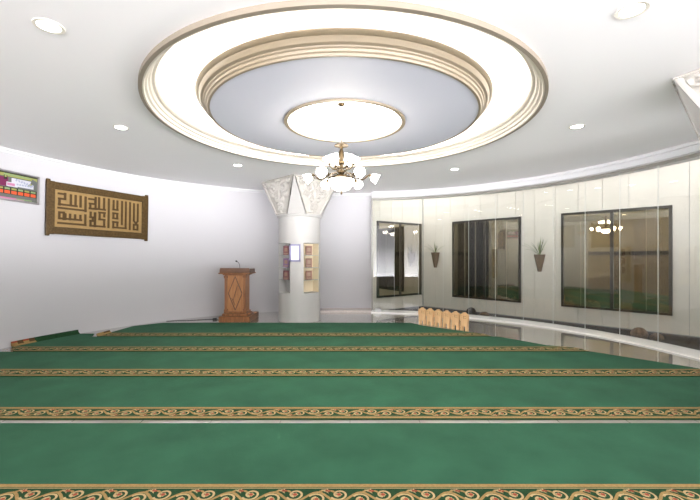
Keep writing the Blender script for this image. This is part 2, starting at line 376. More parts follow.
def make_capital(root, ztop=H-.003, z0=2.35, rad=.51, D=.85):
    ang = lambda deg, r: Vector((r*cos(radians(deg)), r*sin(radians(deg)), 0))
    sm = MB()
    oct_ = [ang(22.5+45*k, rad)+Vector((0, 0, z0)) for k in range(8)]
    top = [ang(90*k, D)+Vector((0, 0, ztop)) for k in range(4)]
    sm.add(oct_+top, [list(range(8))[::-1], [8, 9, 10, 11]])
    for k in range(4):     # smooth upright triangles, slightly raised ribs
        a, b = oct_[(2*k-1) % 8], oct_[2*k % 8]; c = top[k]
        n = (b-a).cross(c-a).normalized(); N = 12
        vs = []; fs = []
        for i in range(N+1):
            t = i/N; l = a.lerp(c, t); r = b.lerp(c, t); o = n*.012
            vs += [l, l+o, r+o, r]
        for i in range(N):
            for j in range(3): fs.append((i*4+j, i*4+j+1, (i+1)*4+j+1, (i+1)*4+j))
        sm.add(vs, fs)
    cap = sm.build('capital', M['cap'], root)
    nu, nv = 64, 56
    for k in range(4):     # carved panels, wide at the top
        b0, b1 = oct_[2*k % 8], oct_[(2*k+1) % 8]; t0, t1 = top[k], top[(k+1) % 4]
        n = (b1-b0).cross(t0-b0).normalized()
        if n.dot(ang(45+90*k, 1)) < 0: n = -n
        vs = []
        for j in range(nv+1):
            for i in range(nu+1):
                u, v = i/nu, j/nv; p = b0.lerp(b1, u).lerp(t0.lerp(t1, u), v)
                vs.append(p + n*relief(u, v)*(1 if v < .97 else .2) + (Vector((0, 0, -.002)) if j == nv else Vector()))
        fs = [(j*(nu+1)+i, j*(nu+1)+i+1, (j+1)*(nu+1)+i+1, (j+1)*(nu+1)+i) for j in range(nv) for i in range(nu)]
        cm = MB(); cm.add(vs, fs, 0, True); cm.build('carved_panel', M['carve'], cap)
    return cap
NR, NHALF, NDEP = .47, 27, .20
def shaft_poly(niches):
    pts = []; a = 0
    na = [(q-NHALF, q+NHALF, q) for q in niches]
    aa = -180
    while aa < 180:
        hit = [x for x in na if x[0] <= aa < x[1]]
        if hit:
            lo, hi, q = hit[0]; e = Vector((cos(radians(q)), sin(radians(q)))); p0 = Vector((cos(radians(lo)), sin(radians(lo))))*NR; p1 = Vector((cos(radians(hi)), sin(radians(hi))))*NR
            pts += [p0, p0-e*NDEP, p1-e*NDEP, p1]; aa = hi+3
        else:
            pts.append(Vector((cos(radians(aa)), sin(radians(aa))))*NR); aa += 3
    return [(p.x, p.y) for p in pts]
NZ0, NZ1 = .64, 1.72
def make_column(label, loc, rz, niches):
    root = thing('column', label, 'column', loc, rz)
    mb = MB(); full = [(NR*cos(radians(a)), NR*sin(radians(a))) for a in range(-180, 180, 3)]
    if niches:
        for poly, z0, z1 in ((full, 0, NZ0), (shaft_poly(niches), NZ0, NZ1), (full, NZ1, 2.351)): mb.prism(poly, z0, z1)
    else: mb.prism(full, 0, 2.351)
    sh = mb.build('shaft', M['cap'], root)
    for p in sh.data.polygons: p.use_smooth = len(p.vertices) == 4
    try: sh.data.set_sharp_from_angle(angle=radians(20))
    except Exception: pass
    mb = MB(); mb.lathe([(NR-.01, 2.29), (NR+.025, 2.30), (NR+.035, 2.33), (NR+.025, 2.352), (NR-.01, 2.352)], n=60); mb.build('neck_ring', M['cap'], root)
    make_capital(root)
    for q in niches:
        e = Vector((cos(radians(q)), sin(radians(q)), 0)); t = Vector((-e.y, e.x, 0)); R = basis(t)
        half = NR*sin(radians(NHALF)); back = NR*cos(radians(NHALF))-NDEP
        if q > -90:
            mb = MB(); mb.box(e*(back+.004)+Vector((0, 0, (NZ0+NZ1)/2)), (2*half-.004, .004, NZ1-NZ0-.004), R)
            for s_ in (-1, 1): mb.box(e*(back+NDEP/2)+t*s_*(half-.003)+Vector((0, 0, (NZ0+NZ1)/2)), (.004, NDEP-.01, NZ1-NZ0-.004), R)
            mb.build('niche_lining', M['niche'], root)  # right niche only: warm light put into the lining colour
        for z in (1.455, 1.185, .915):
            mb = MB(); mb.box(e*(back+NDEP/2+.004)+Vector((0, 0, z)), (2*half-.012, NDEP-.014, .010), R); mb.build('shelf', M['shelfglass'], root)
    return root
COLB = Vector((-1.143, 8.62, 0))
make_column('white round column with book niches standing right of the wooden lectern', COLB, 0, (-135, -45))
make_column('white column at right edge whose flared carved capital juts into view under the ceiling', (3.86, 3.30, 0), atan2(4.75-3.30, -.08-3.86), ())

# books in the niches
def make_book(cover, label):
    r = thing('book', label, 'book', group='books in the column niches')
    w_, h_, t_ = .135, .20, .03
    mb = MB(); mb.box((0, -t_/2+.002, h_/2), (w_, .004, h_)); mb.box((0, t_/2-.002, h_/2), (w_, .004, h_)); mb.box((-w_/2+.002, 0, h_/2), (.004, t_, h_)); mb.build('cover', cover, r)
    mb = MB(); mb.box((.0, 0, h_/2), (w_-.012, t_-.009, h_-.010)); mb.build('pages', M['paper'], r)
    mb = MB(); mb.box((0, -t_/2-.0012, h_*.60), (w_*.55, .002, h_*.40)); mb.box((0, -t_/2-.0012, h_*.16), (w_*.82, .002, h_*.13))
    mb.build('cover_title', M['bookgold'], r)
    return r
names = {(-135, 0): ('maroon', 'maroon book on the top shelf of the left niche in the column'), (-135, 1): ('purple', 'purple book on the middle shelf of the left niche in the column'),
         (-135, 2): ('maroon', 'maroon book on the lowest shelf of the left niche in the column'), (-45, 0): ('brownbook', 'brown book on the top shelf of the right niche in the column'),
         (-45, 1): ('brownbook', 'brown book on the middle shelf of the right niche in the column'), (-45, 2): ('brownbook', 'dark brown book on the lowest shelf of the right niche in the column')}
for q in (-135, -45):
    e = Vector((cos(radians(q)), sin(radians(q)), 0)); t = Vector((-e.y, e.x, 0)); back = NR*cos(radians(NHALF))-NDEP
    for k, z in enumerate((1.460, 1.190, .920)):
        b = make_book(M[names[(q, k)][0]], names[(q, k)][1])
        sh_ = -.015 if q == -135 else -.02
        b.location = COLB+e*(back+.135)+t*sh_+Vector((0, 0, z+.0008)); b.rotation_euler = (0, 0, radians((q+90)*.45))

# framed sheet on the column
r = thing('framed_notice', 'white sheet in a violet frame hung between the column niches', 'picture frame', COLB+Vector((-.035, -NR-.012, 1.32)))
mb = MB(); W_, H_, b_ = .235, .375, .036
for c, d_ in (((0, 0, b_/2), (W_, .02, b_)), ((0, 0, H_-b_/2), (W_, .02, b_)), ((-W_/2+b_/2, 0, H_/2), (b_, .02, H_)), ((W_/2-b_/2, 0, H_/2), (b_, .02, H_))): mb.box(c, d_)
mb.build('frame_border', M['violet'], r)
mb = MB(); mb.box((0, .003, H_/2), (W_-2*b_, .008, H_-2*b_)); mb.build('sheet', M['paper'], r)

# ================================================================== RUGS
def clip(poly, y, keep_above):
    out = []; n = len(poly)
    for i in range(n):
        p, q = poly[i], poly[(i+1) % n]; ip = (p[1] >= y) == keep_above or p[1] == y; iq = (q[1] >= y) == keep_above or q[1] == y
        if ip: out.append(p)
        if ip != iq and p[1] != q[1]:
            t = (y-p[1])/(q[1]-p[1]); out.append((p[0]+(q[0]-p[0])*t, y))
    return out
TH = .014
def ribbon(mb, pts, w, z, mi, xlim, dx):
    n = len(pts); vs = []
    for i in range(n):
        a_, b_ = pts[max(i-1, 0)], pts[min(i+1, n-1)]; tx, ty = b_[0]-a_[0], b_[1]-a_[1]; l = sqrt(tx*tx+ty*ty) or 1
        ww = w[i] if isinstance(w, list) else w
        nx, ny = -ty/l*ww/2, tx/l*ww/2
        vs += [(min(max(pts[i][0]+nx, xlim[0]), xlim[1])-dx[0], pts[i][1]+ny-dx[1], z), (min(max(pts[i][0]-nx, xlim[0]), xlim[1])-dx[0], pts[i][1]-ny-dx[1], z)]
    mb.add(vs, [(2*i, 2*i+2, 2*i+3, 2*i+1) for i in range(n-1)], mi)
def blob(mb, c, r, z, mi, dx, n=7, star=0):
    vs = [(c[0]+r*(1-star*(i % 2))*cos(2*pi*i/n)-dx[0], c[1]+r*(1-star*(i % 2))*sin(2*pi*i/n)-dx[1], z) for i in range(n)]
    mb.add(vs, [list(range(n))], mi)
def make_rug(label, poly, y0, bw=.27, turned=None):
    xs = [p[0] for p in poly]; ys = [p[1] for p in poly]
    org = ((min(xs)+max(xs))/2, (min(ys)+max(ys))/2)
    root = thing('prayer_rug', label, 'rug', (org[0], org[1], 0), group='green prayer rugs in rows')
    yb = y0+bw; up = clip(poly, yb, True); lo = clip(poly, yb, False)
    sh = lambda P: [(x-org[0], y-org[1]) for x, y in P]
    mb = MB(); mb.prism(sh(up), .0005, TH); mb.build('pile', M['green'], root)
    mb = MB(); mb.prism(sh(lo), .0005, TH, mi=0)
    lx = [p[0] for p in lo]; xl, xr = min(lx)+.01, max(lx)-.01
    cut = lambda P, a_, b_: clip(clip(P, a_, True), b_, False)
    for a_, b_, mi, dz in ((yb-.034, yb-.002, 1, .0010), (yb-.047, yb-.041, 2, .0010), (y0+.002, y0+.034, 1, .0010), (y0+.041, y0+.047, 2, .0010)):
        mb.prism(sh(cut(lo, a_, b_)), 0, TH+dz, mi=mi, top_only=True)
    # small beads on the gold bands
    ym = y0+bw/2; P = .26; z = TH+.0016; z2 = TH+.0021; z3 = TH+.0026; k0 = int(math.floor(xl/P)); k1 = int(math.ceil(xr/P)); xl_, xr_ = xl+.005, xr-.005
    # main vine
    N = 12*(k1-k0); pts = [(k0*P+P*i/12, ym+.045*sin(2*pi*i/12)) for i in range(N+1)]
    pts = [p for p in pts if xl_ <= p[0] <= xr_]
    ribbon(mb, pts, .017, z, 1, (xl_, xr_), org)
    for k in range(k0, k1+1):
        for s_ in (1, -1):
            xc = k*P+P*(.25 if s_ == 1 else .75); yc = ym-s_*.022
            if not xl_+.06 < xc < xr_-.06: continue
            n = 16; pts = [(xc+.052*(1-.62*i/n)*cos(s_*(2.6-2*pi*1.15*i/n)), yc+.052*(1-.62*i/n)*sin(s_*(2.6-2*pi*1.15*i/n))) for i in range(n+1)]
            ribbon(mb, pts, .013, z2, 2, (xl_, xr_), org)
            blob(mb, (xc, yc), .021, z2, 2, org, 10, .3); blob(mb, (xc, yc), .013, z3, 3, org, 8)
            ox = xc+P*.25; oy = ym+s_*.060
            if ox < xr_-.05:
                blob(mb, (ox-.01, oy), .020, z2, 2, org, 10, .45); blob(mb, (ox-.01, oy), .009, z3, 3, org, 6)
                for q in (-1, 1):
                    pts = [(ox-.01+q*(.018+.010*i), oy-s_*(.002*i*i)+.0) for i in range(5)]
                    ribbon(mb, pts, [.004, .014, .016, .010, .002], z2, 1, (xl_, xr_), org)
            pts = [(xc-s_*0+.02+.012*i, ym+s_*(.066-.004*i*i*.5)) for i in range(5)]
            ribbon(mb, pts, [.003, .012, .013, .009, .002], z2, 2, (xl_, xr_), org)
            blob(mb, (xc-.062, ym-s_*.058), .011, z2, 3, org, 7)
    mb.build('border', [M['dgreen'], M['gold'], M['cream'], M['red']], root)
    if turned:       # the edge that climbs the wall
        line, hgt, nb = turned
        vs = []; fs = []; ms = []
        for i, (x, y) in enumerate(line):
            r_ = Vector((x-CX, y-CY)).normalized(); x, y = x-org[0], y-org[1]
            for dr, dz in ((-.05, TH), (-.012, TH+.02), (.006, TH+.045), (.010, hgt), (.022, hgt), (.018, .02), (0, .001)): vs.append((x+r_.x*dr, y+r_.y*dr, dz))
        e = MB(); K = 7
        for i in range(len(line)-1):
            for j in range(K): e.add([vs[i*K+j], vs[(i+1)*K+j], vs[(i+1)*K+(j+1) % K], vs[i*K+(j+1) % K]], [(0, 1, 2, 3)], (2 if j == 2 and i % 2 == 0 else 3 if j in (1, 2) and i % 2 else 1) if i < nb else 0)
        e.build('turned_up_edge', [M['dgreen'], M['gold'], M['red'], M['letter']], root)  # plain part takes the darker border green, standing in for its shade
    return root
def wall_x(y, R): return CX-sqrt(R*R-(y-CY)**2)
make_rug('nearest green rug, its full floral border along the bottom of the picture', [(-3.5, 2.094), (3.2, 2.094), (3.2, 3.218), (-3.5, 3.218)], 2.094, .26)
# second rug is cut round the right column
ctr = (3.86, 3.30); arc = [(ctr[0]+.52*cos(radians(q)), ctr[1]+.52*sin(radians(q))) for q in range(173, 59, -8)]
arc = [p for p in arc if p[1] > 3.33 and p[0] < 4.3]
make_rug('second green rug from the front, just beyond the shiny tile gap', [(-5.0, 3.31), (arc[0][0], 3.31)]+arc+[(arc[-1][0]+.02, 3.6), (4.45, 3.6), (4.55, 4.46), (-5.2, 4.46)], 3.31, .25)
e3 = [(wall_x(4.50+1.14*k/10, 5.37), 4.50+1.14*k/10) for k in range(11)]
make_rug('third green rug from the front, running from the left wall almost to the right curb', [(4.55, 4.50), (4.36, 4.86), (3.60, 5.64)]+e3[::-1], 4.50)
e4 = [(wall_x(5.98+1.0*k/12, 5.40), 5.98+1.0*k/12) for k in range(13)]
make_rug('fourth green rug from the front, its left edge turned up against the white wall', [(3.58, 5.68), (3.50, 5.90), (3.14, 6.06), (2.63, 6.72), (-4.6, 6.72), (-4.7, 6.98)]+e4[::-1]+[(-5.03, 5.68)], 5.68, .28, turned=(e4, .085, 4))
e5 = [(-4.50, 6.76), (-4.49, 6.92), (-4.47, 7.08)]
make_rug('farthest green rug, in front of the lectern and the round column', [(2.52, 6.76), (2.42, 6.98), (2.18, 7.18), (1.48, 7.82), (1.28, 8.14), (-4.0, 8.14), (-4.42, 7.75), (-4.47, 7.08), (-4.50, 6.76)], 6.76, .28, turned=(e5, .05, 2))

# ================================================================== LECTERN
LX, LY = -2.52, 8.26
L_ = thing('lectern', 'carved brown wooden lectern with a diamond front left of the column', 'lectern', (LX, LY, 0))
mb = MB(); mb.box((0, .41, .06), (.68, .80, .12), bevel=.008); mb.build('base', M['lectern'], L_)
mb = MB(); mb.box((0, .26, .15), (.56, .44, .06), bevel=.015); mb.box((0, .26, .20), (.50, .39, .04), bevel=.012); mb.build('plinth_moulding', M['lectern'], L_)
mb = MB(); mb.box((0, .26, .62), (.44, .34, .82)); bd = mb.build('body', M['lectern2'], L_)
for sx in (-1, 1):
    mb = MB(); mb.box((sx*.205, .085, .62), (.055, .035, .80), bevel=.008); mb.box((sx*.205, .083, .98), (.085, .05, .06), bevel=.012); mb.box((sx*.205, .083, .245), (.085, .05, .06), bevel=.012)
    mb.build('pilaster', M['lectern'], L_)
mb = MB(); tf = lambda x, y, z: (x, .09-z, y)
mb.prism([(0, .25), (.15, .62), (0, .99), (-.15, .62)], 0, .012, tf=tf)
mb.build('diamond_panel', M['lectern2'], L_)
mb = MB()
dv = [(0, .25), (.15, .62), (0, .99), (-.15, .62)]
for i in range(4):
    p, q = Vector(dv[i]), Vector(dv[(i+1) % 4]); mb.tube([(p.x, .078, p.y), (q.x, .078, q.y)], .009, 6)
mb.tube([(-.05, .078, .45), (.05, .078, .80)], .007, 6); mb.tube([(-.08, .078, .52), (.0, .078, .36)], .006, 6)
mb.build('diamond_moulding', M['lectern3'], L_)
mb = MB(); mb.box((0, .26, 1.035), (.54, .42, .03), bevel=.01); mb.box((0, .26, 1.062), (.70, .50, .028), bevel=.01); mb.build('top_moulding', M['lectern'], L_)
mb = MB(); mb.box((0, .27, 1.115), (.66, .47, .08), bevel=.01); mb.build('reading_top', M['lectern3'], L_)
mb = MB(); mb.box((0, .05, 1.165), (.64, .02, .025), bevel=.005); mb.build('book_stop', M['lectern3'], L_)
mc = thing('microphone', 'black gooseneck microphone on top of the wooden lectern', 'microphone', (LX+.06, LY+.22, 1.1555))
mb = MB(); mb.lathe([(.001, 0), (.032, 0), (.030, .012), (.010, .018), (.001, .018)], n=20); mb.build('stand', M['black'], mc)
mb = MB(); mb.tube([(0, 0, .012), (0, 0, .06), (-.004, -.01, .105), (-.02, -.03, .14), (-.045, -.05, .16)], .0055, 8); mb.build('gooseneck', M['black'], mc)
mb = MB(); mb.tube([(-.04, -.047, .156), (-.05, -.056, .166), (-.062, -.066, .176), (-.07, -.073, .183)], [.009, .018, .019, .010], 10); mb.build('head', M['black'], mc)
cb = MB(); pts = [(-4.05, 8.38), (-3.85, 8.47), (-3.6, 8.47), (-3.4, 8.56), (-3.2, 8.62), (-3.05, 8.60), (-2.95, 8.55), (-2.885, 8.52)]
cb.tube([(x, y, .007) for x, y in pts], .006, 8); cb.box((-3.06, 8.60, .020), (.08, .05, .036), bevel=.006)
tag(cb.build('power_cable', M['black']), 'thin black cable on the tiles left of the lectern', 'cable')

# ================================================================== WOODEN BOOK STANDS
def make_stand():
    r = thing('book_stand', '', 'book stand', group='wooden book stands in a row')
    W = .088; w2 = .074
    half = [(w2, 0), (w2, .17), (W, .19), (W, .285), (W-.018, .312), (.035, .325), (.018, .343), (0, .348)]
    outer = half+[(-x, z) for x, z in half[::-1][1:]]
    arch = [(-.030, 0), (-.030, .05), (-.018, .075), (0, .085), (.018, .075), (.030, .05), (.030, 0)]
    poly = outer+arch
    for s_ in (-1, 1):
        tilt = s_*.035
        mb = MB(); mb.prism(poly, -.009, .009, tf=lambda x, z, d, tilt=tilt, s_=s_: (x, s_*.016+d+tilt*(1-abs(z-.18)/.18*0)*(.18-z)*.9*(1 if z < .18 else -.6)*(1), z))
        b = mb.build('board', M['pine'], r)
        mb = MB(); y_ = s_*.016+s_*.0095
        mb.box((0, y_, .235), (.10, .004, .006)); mb.box((0, y_, .275), (.10, .004, .006)); mb.box((0, y_, .255), (.006, .004, .04))
        mb.build('carving', M['lectern'], b)
    mb = MB(); mb.tube([(-.07, 0, .185), (.07, 0, .185)], .008, 8); mb.build('hinge', M['pine'], r)
    return r
nl = ['leftmost wooden book stand of the row by the curb', 'second wooden book stand from the left in the row by the curb', 'third wooden book stand from the left in the row by the curb',
      'third wooden book stand from the right in the row by the curb', 'second wooden book stand from the right in the row by the curb', 'rightmost wooden book stand of the row, nearest the camera']
p0, p1 = Vector((1.54, 8.08, 0)), Vector((2.22, 7.37, 0)); dirv = (p1-p0).normalized()
stand = make_stand()
for k in range(6):
    o = stand if k == 0 else copy_tree(stand)
    o.location = p0.lerp(p1, k/5)+Vector((0, 0, .001)); o.rotation_euler = (0, 0, atan2(dirv.y, dirv.x)+[.06, -.05, .03, -.04, .05, -.02][k]); o['label'] = nl[k]

# ================================================================== PLAQUE AND POSTER ON THE LEFT WALL
qa, qb = on_ring(43.6, RW-.01), on_ring(147.3, RW-.01)
zl, zr = EYE+(257-206.8)/380*qa.y, EYE+(257-218.4)/380*qb.y
A3, B3 = Vector((qa.x, qa.y, zl)), Vector((qb.x, qb.y, zr))
PLQ = basis(B3-A3); PW = (B3-A3).length; PH = .95
Pm = (A3+B3)/2; nin = -PLQ.col[1] if (PLQ.col[1].xy.dot(Vector((Pm.x-CX, Pm.y-CY)))) > 0 else PLQ.col[1]
# local frame: x along plaque, y out of wall into the room, z up
Rl = Matrix((PLQ.col[0], -PLQ.col[1], PLQ.col[2])).transposed() if nin == -PLQ.col[1] else PLQ
pl = thing('calligraphy_plaque', 'brown framed gold plaque of square Arabic calligraphy on the left wall', 'plaque', Pm)
def lb(mb, x, y, z, dx, dy, dz, mi=0, bevel=0, rot2=0):      # y = distance into the room
    R = PLQ if not rot2 else PLQ @ Matrix.Rotation(rot2, 3, 'Y')
    return mb.box(PLQ.col[0]*x+nin*y+PLQ.col[2]*z, (dx, dy, dz), R, mi, bevel)
fw = .13
mb = MB(); lb(mb, 0, .03, PH/2-fw/2-.02, PW-.04, .05, fw, bevel=.012); lb(mb, 0, .03, -PH/2+fw/2+.02, PW-.04, .05, fw, bevel=.012); mb.build('frame_rail', M['frame'], pl)
for s_ in (-1, 1):
    mb = MB(); lb(mb, s_*(PW/2-.08), .032, 0, .13, .055, PH-.03, bevel=.012); lb(mb, s_*(PW/2-.045), .034, 0, .06, .045, PH+.03, bevel=.01); mb.build('frame_post', M['frame'], pl)
x0, x1, z0, z1 = -PW/2+.145, PW/2-.165, -PH/2+.145, PH/2-.145
mb = MB(); lb(mb, 0, .018, 0, x1-x0+.03, .02, z1-z0+.03); mb.build('gold_panel', M['goldplate'], pl)
mb = MB()
for c_ in ((0, z1, x1-x0, .02), (0, z0, x1-x0, .02), (x0, 0, .02, z1-z0), (x1, 0, .02, z1-z0)): lb(mb, c_[0], .03, c_[1], c_[2], .012, c_[3])
mb.build('panel_edge', M['goldplate'], pl)
# strokes (u0,v0,u1,v1) on a unit panel, v downward, traced from the plaque's own strokes
K = 9.615
def uvL(x, y): px = 50+x/K; return px, (y-(30+(x-45)*.143))/((405+(x-45)*.077)-(30+(x-45)*.143))
def uvR(x, y): px = 94+x/K; return px, (y-(50+x*.148))/((390+x*.068)-(50+x*.148))
def uu(px): s_ = (px-54.7)/(139.8-54.7); return s_*.82/(1*(1-s_)+s_*.82)
SL = [(85,75,145,84),(145,78,145,128),(88,128,145,130),(92,128,92,186),(88,184,255,198),(200,92,200,190),(245,98,245,196),(293,104,293,205),
      (340,112,340,250),(85,215,342,247),
      (340,290,340,388),(85,366,342,388),(92,262,135,266),(135,264,135,330),(92,264,92,322),(92,320,140,326),(140,328,300,336),(195,284,195,332),(243,290,243,334),(293,295,293,336),(150,280,150,330),
      (375,126,432,134),(432,132,432,176),(380,174,432,178),(385,176,385,222),(380,222,440,228),
      (390,262,390,308),(430,268,430,312),(388,308,432,314),(388,345,432,350),(390,345,390,394),(430,350,430,400),(388,392,440,400),(410,312,410,346)]
SR = [(0,186,100,196),(45,82,45,190),(92,90,92,194),(12,80,12,190),(0,354,100,360),(48,222,100,228),(52,224,52,290),(50,288,98,294),(96,226,96,262),(96,294,96,358),(10,230,10,356),
      (137,95,137,365),
      (182,108,182,192),(218,112,218,196),(180,192,220,198),(182,228,182,276),(218,232,218,280),(180,228,220,232),(180,276,220,282),
      (182,312,182,368),(180,312,222,318),(220,316,220,350),(180,366,300,374),(262,118,262,335),(298,122,298,372),
      (337,128,337,382),(374,138,374,300),(410,142,410,304),(374,300,396,330),(410,304,392,330),(374,338,374,384),(410,340,410,388),(374,338,410,342),(374,384,410,388)]
mb = MB(); sw = .035
for lst, fn in ((SL, uvL), (SR, uvR)):
    for xa, ya, xb, yb in lst:
        pa, va = fn(xa, ya); pb, vb = fn(xb, yb); ua, ub = uu(pa), uu(pb)
        X0, X1 = x0+ua*(x1-x0), x0+ub*(x1-x0); Z0, Z1 = z1-va*(z1-z0), z1-vb*(z1-z0)
        if abs(xb-xa) < 6: X0 = X1 = (X0+X1)/2
        elif abs(yb-ya) < 33 and abs(xb-xa) > 30: Z0 = Z1 = (Z0+Z1)/2
        l = sqrt((X1-X0)**2+(Z1-Z0)**2)+sw; an = atan2(Z1-Z0, X1-X0)
        lb(mb, (X0+X1)/2, .034, (Z0+Z1)/2, l, .014, sw, rot2=-an)
mb.build('lettering', M['letter'], pl)

# poster at the far left
qa, qb = on_ring(-22, RW-.01), on_ring(38.0, RW-.01)
A3 = Vector((qa.x, qa.y, EYE+1.125)); B3 = Vector((qb.x, qb.y, EYE+1.110)); PLQ = basis(B3-A3); PW = (B3-A3).length; PH = .475; Pm = (A3+B3)/2
nin = -PLQ.col[1] if (PLQ.col[1].xy.dot(Vector((Pm.x-CX, Pm.y-CY)))) > 0 else PLQ.col[1]
po = thing('framed_poster', 'colourful printed poster in a silver frame at the left edge', 'poster', Pm)
mb = MB(); fw = .03
lb(mb, 0, .02, PH/2-fw/2, PW, .03, fw, bevel=.005); lb(mb, 0, .02, -PH/2+fw/2, PW, .03, fw, bevel=.005)
for s_ in (-1, 1): lb(mb, s_*(PW/2-fw/2), .02, 0, fw, .03, PH, bevel=.005)
mb.build('poster_frame', M['silver'], po)
mb = MB(); iw, ih = PW-2*fw, PH-2*fw
pm = [M[k] for k in ('p_dark', 'p_olive', 'p_white', 'p_red', 'p_pink', 'p_green', 'p_maroon', 'p_blue', 'p_grey')]
lb(mb, 0, .010, 0, iw+.01, .01, ih+.01, 0)
def pp(u, v, du, dv, mi, lay=1, rot=0): lb(mb, -iw/2+u*iw, .015+.0008*lay, ih/2-v*ih, du*iw, .001, dv*ih, mi, rot2=rot)
pp(.5, .10, 1, .12, 1); pp(.62, .08, .5, .05, 5, 2); pp(.5, .36, 1, .38, 8); pp(.72, .34, .42, .30, 2, 2); pp(.30, .36, .30, .34, 6, 2); pp(.52, .44, .20, .16, 2, 3); pp(.50, .44, .14, .10, 4, 4)
for i in range(7): pp(.60+i*.05, .24+.02*i, .03, .09, 7, 4, .5*(-1)**i)
for i in range(6): pp(.62+i*.05, .40, .035, .06, 7, 4, .3*(-1)**i)
pp(.93, .22, .10, .20, 8, 4, .4); pp(.86, .34, .08, .06, 1, 4, -.6); pp(.40, .20, .06, .16, 0, 5); pp(.40, .16, .035, .07, 1, 6)
pp(.5, .63, 1, .15, 0, 1)
for i in range(8):
    u = .07+i*.122; pp(u, .61, .095, .07, 5 if i % 2 else 1, 2); pp(u, .74, .10, .12, 3, 2)
pp(.5, .90, 1, .16, 8, 1); pp(.4, .97, .7, .05, 4, 2); pp(.75, .96, .3, .04, 5, 3)
mb.build('poster_print', pm, po)

# ================================================================== WALL PLANTERS, STONES
def planter(label, px, py_top, py_bot, wpx, nleaf, lsize, dark, seed):
    k = (px-350)/380; Y = (PC.y+ (-.728/.686)*(-PC.x))/(1-(-.728/.686)*k)      # on the panelled wall
    p = at(px, py_bot, Y)-nB*.10; zt = EYE+(257-py_top)/380*Y; h = zt-p.z; rt = wpx/2/380*Y
    p = Vector((p.x, p.y, p.z))
    r = thing('wall_planter', label, 'wall planter', p)
    mb = MB(); mb.lathe([(.001, 0), (rt*.30, 0), (rt*.36, .02), (rt*.97, h-.02), (rt, h), (rt*.86, h), (rt*.80, h-.03), (.001, h-.03)], n=28); mb.build('pot', M['planter'], r)
    mb = MB(); mb.box(nB*(.10-.015)*.5+nB*.02+Vector((0, 0, h*.72)), (.05, .10, .05), basis(dB)); mb.build('bracket', M['bronze'], r)
    rnd = random.Random(seed)
    for i in range(nleaf):
        a_ = 2*pi*i/nleaf+rnd.uniform(-.3, .3); L = lsize*rnd.uniform(.75, 1.1); lean = rnd.uniform(.35, 1.35); w_ = .02*rnd.uniform(.8, 1.2)
        d_ = Vector((cos(a_), sin(a_), 0))
        if d_.dot(nB) > .3: lean *= .25
        t_ = Vector((-d_.y, d_.x, 0)); vs = []; N = 8
        for j in range(N+1):
            s_ = j/N; c = d_*(L*lean*s_*.8)+Vector((0, 0, h-.03+L*(s_-.45*lean*s_*s_))); ww = w_*(1-s_**2)*(.5+.9*s_ if s_ < .5 else 1)+.001
            vs += [c-t_*ww/2, c+Vector((0, 0, -.004)), c+t_*ww/2]
        fs = []
        for j in range(N): fs += [(3*j, 3*j+1, 3*j+4, 3*j+3), (3*j+1, 3*j+2, 3*j+5, 3*j+4)]
        lm = MB(); lm.add(vs, fs, 0, True); lm.build('leaf', M['leafdark'] if (i % 3 == 0) == (not dark) else M['leaf'], r, fix=False)
    return r
planter('brown cone wall planter with a sparse plant beside the far corner', 437.3, 252.5, 267.5, 8.5, 14, .38, True, 3)
planter('brown cone wall planter with spiky leaves between the two larger windows', 541.2, 254.5, 271.5, 10.5, 20, .45, False, 5)
def stone(label, x, y, r_, m_, sq=(1, 1, 1), lump=.06):
    mb = MB(); mb.ball((0, 0, 0), r_, 3, lump=lump, sq=sq); o = mb.build('garden_stone', M[m_]); o.location = (x, y, -.1+r_*sq[2]*.93); tag(o, label, 'stone', 'round stones in the gravel bed'); return o
stone('round black stone in the gravel bed behind the last book stand', 3.11, 9.76, .12, 'stone')
stone('low brown stone right beside the round black stone', 3.40, 9.62, .10, 'brownstone', (1.2, 1.2, .7))
stone('brown lumpy stone in the gravel under the largest window', 5.32, 6.99, .125, 'brownstone', (1.0, 1.0, .95), .12)
stone('small brown stone leaning beside the lumpy one under the largest window', 5.53, 6.85, .095, 'brownstone', (1.1, 1, .8), .1)

# ================================================================== CEILING DOWNLIGHTS
DL = [(49, 26, 'front left', .085, 'large round downlight in the ceiling at the top left corner'), (632, 10, 'front right', .085, 'large round downlight in the ceiling at the top right corner'),
      (121, 127.5, '', .08, 'small round downlight in the ceiling left of the recess'), (577, 126.5, '', .08, 'small round downlight in the ceiling right of the recess'),
      (237.7, 165.3, '', .08, 'small far downlight in the ceiling left of the round column'), (454.7, 169.2, '', .08, 'small far downlight in the ceiling above the far corner of the glass')]
for px, py, _, r_, lab in DL:
    Y = (H-EYE)*380/(257-py); p = at(px, py, Y)
    r = thing('downlight', lab, 'ceiling light', (p.x, p.y, H), group='round recessed downlights')
    mb = MB(); mb.lathe([(r_*.86, -.004), (r_*1.14, -.006), (r_*1.18, .001), (r_*.86, .001)], n=40); mb.build('rim', M['rim'], r)
    mb = MB(); mb.lathe([(.001, -.003), (r_*.88, -.003), (r_*.88, .0005), (.001, .0005)], n=40); mb.build('lens', M['lens'], r)
    ld = bpy.data.lights.new('lamp', 'SPOT'); ld.energy = 32; ld.spot_size = radians(105); ld.spot_blend = .9; ld.shadow_soft_size = .08; ld.color = (1, .97, .93)
    lo = bpy.data.objects.new('lamp', ld); COL.objects.link(lo); lo.parent = r; lo.location = (0, 0, -.02)

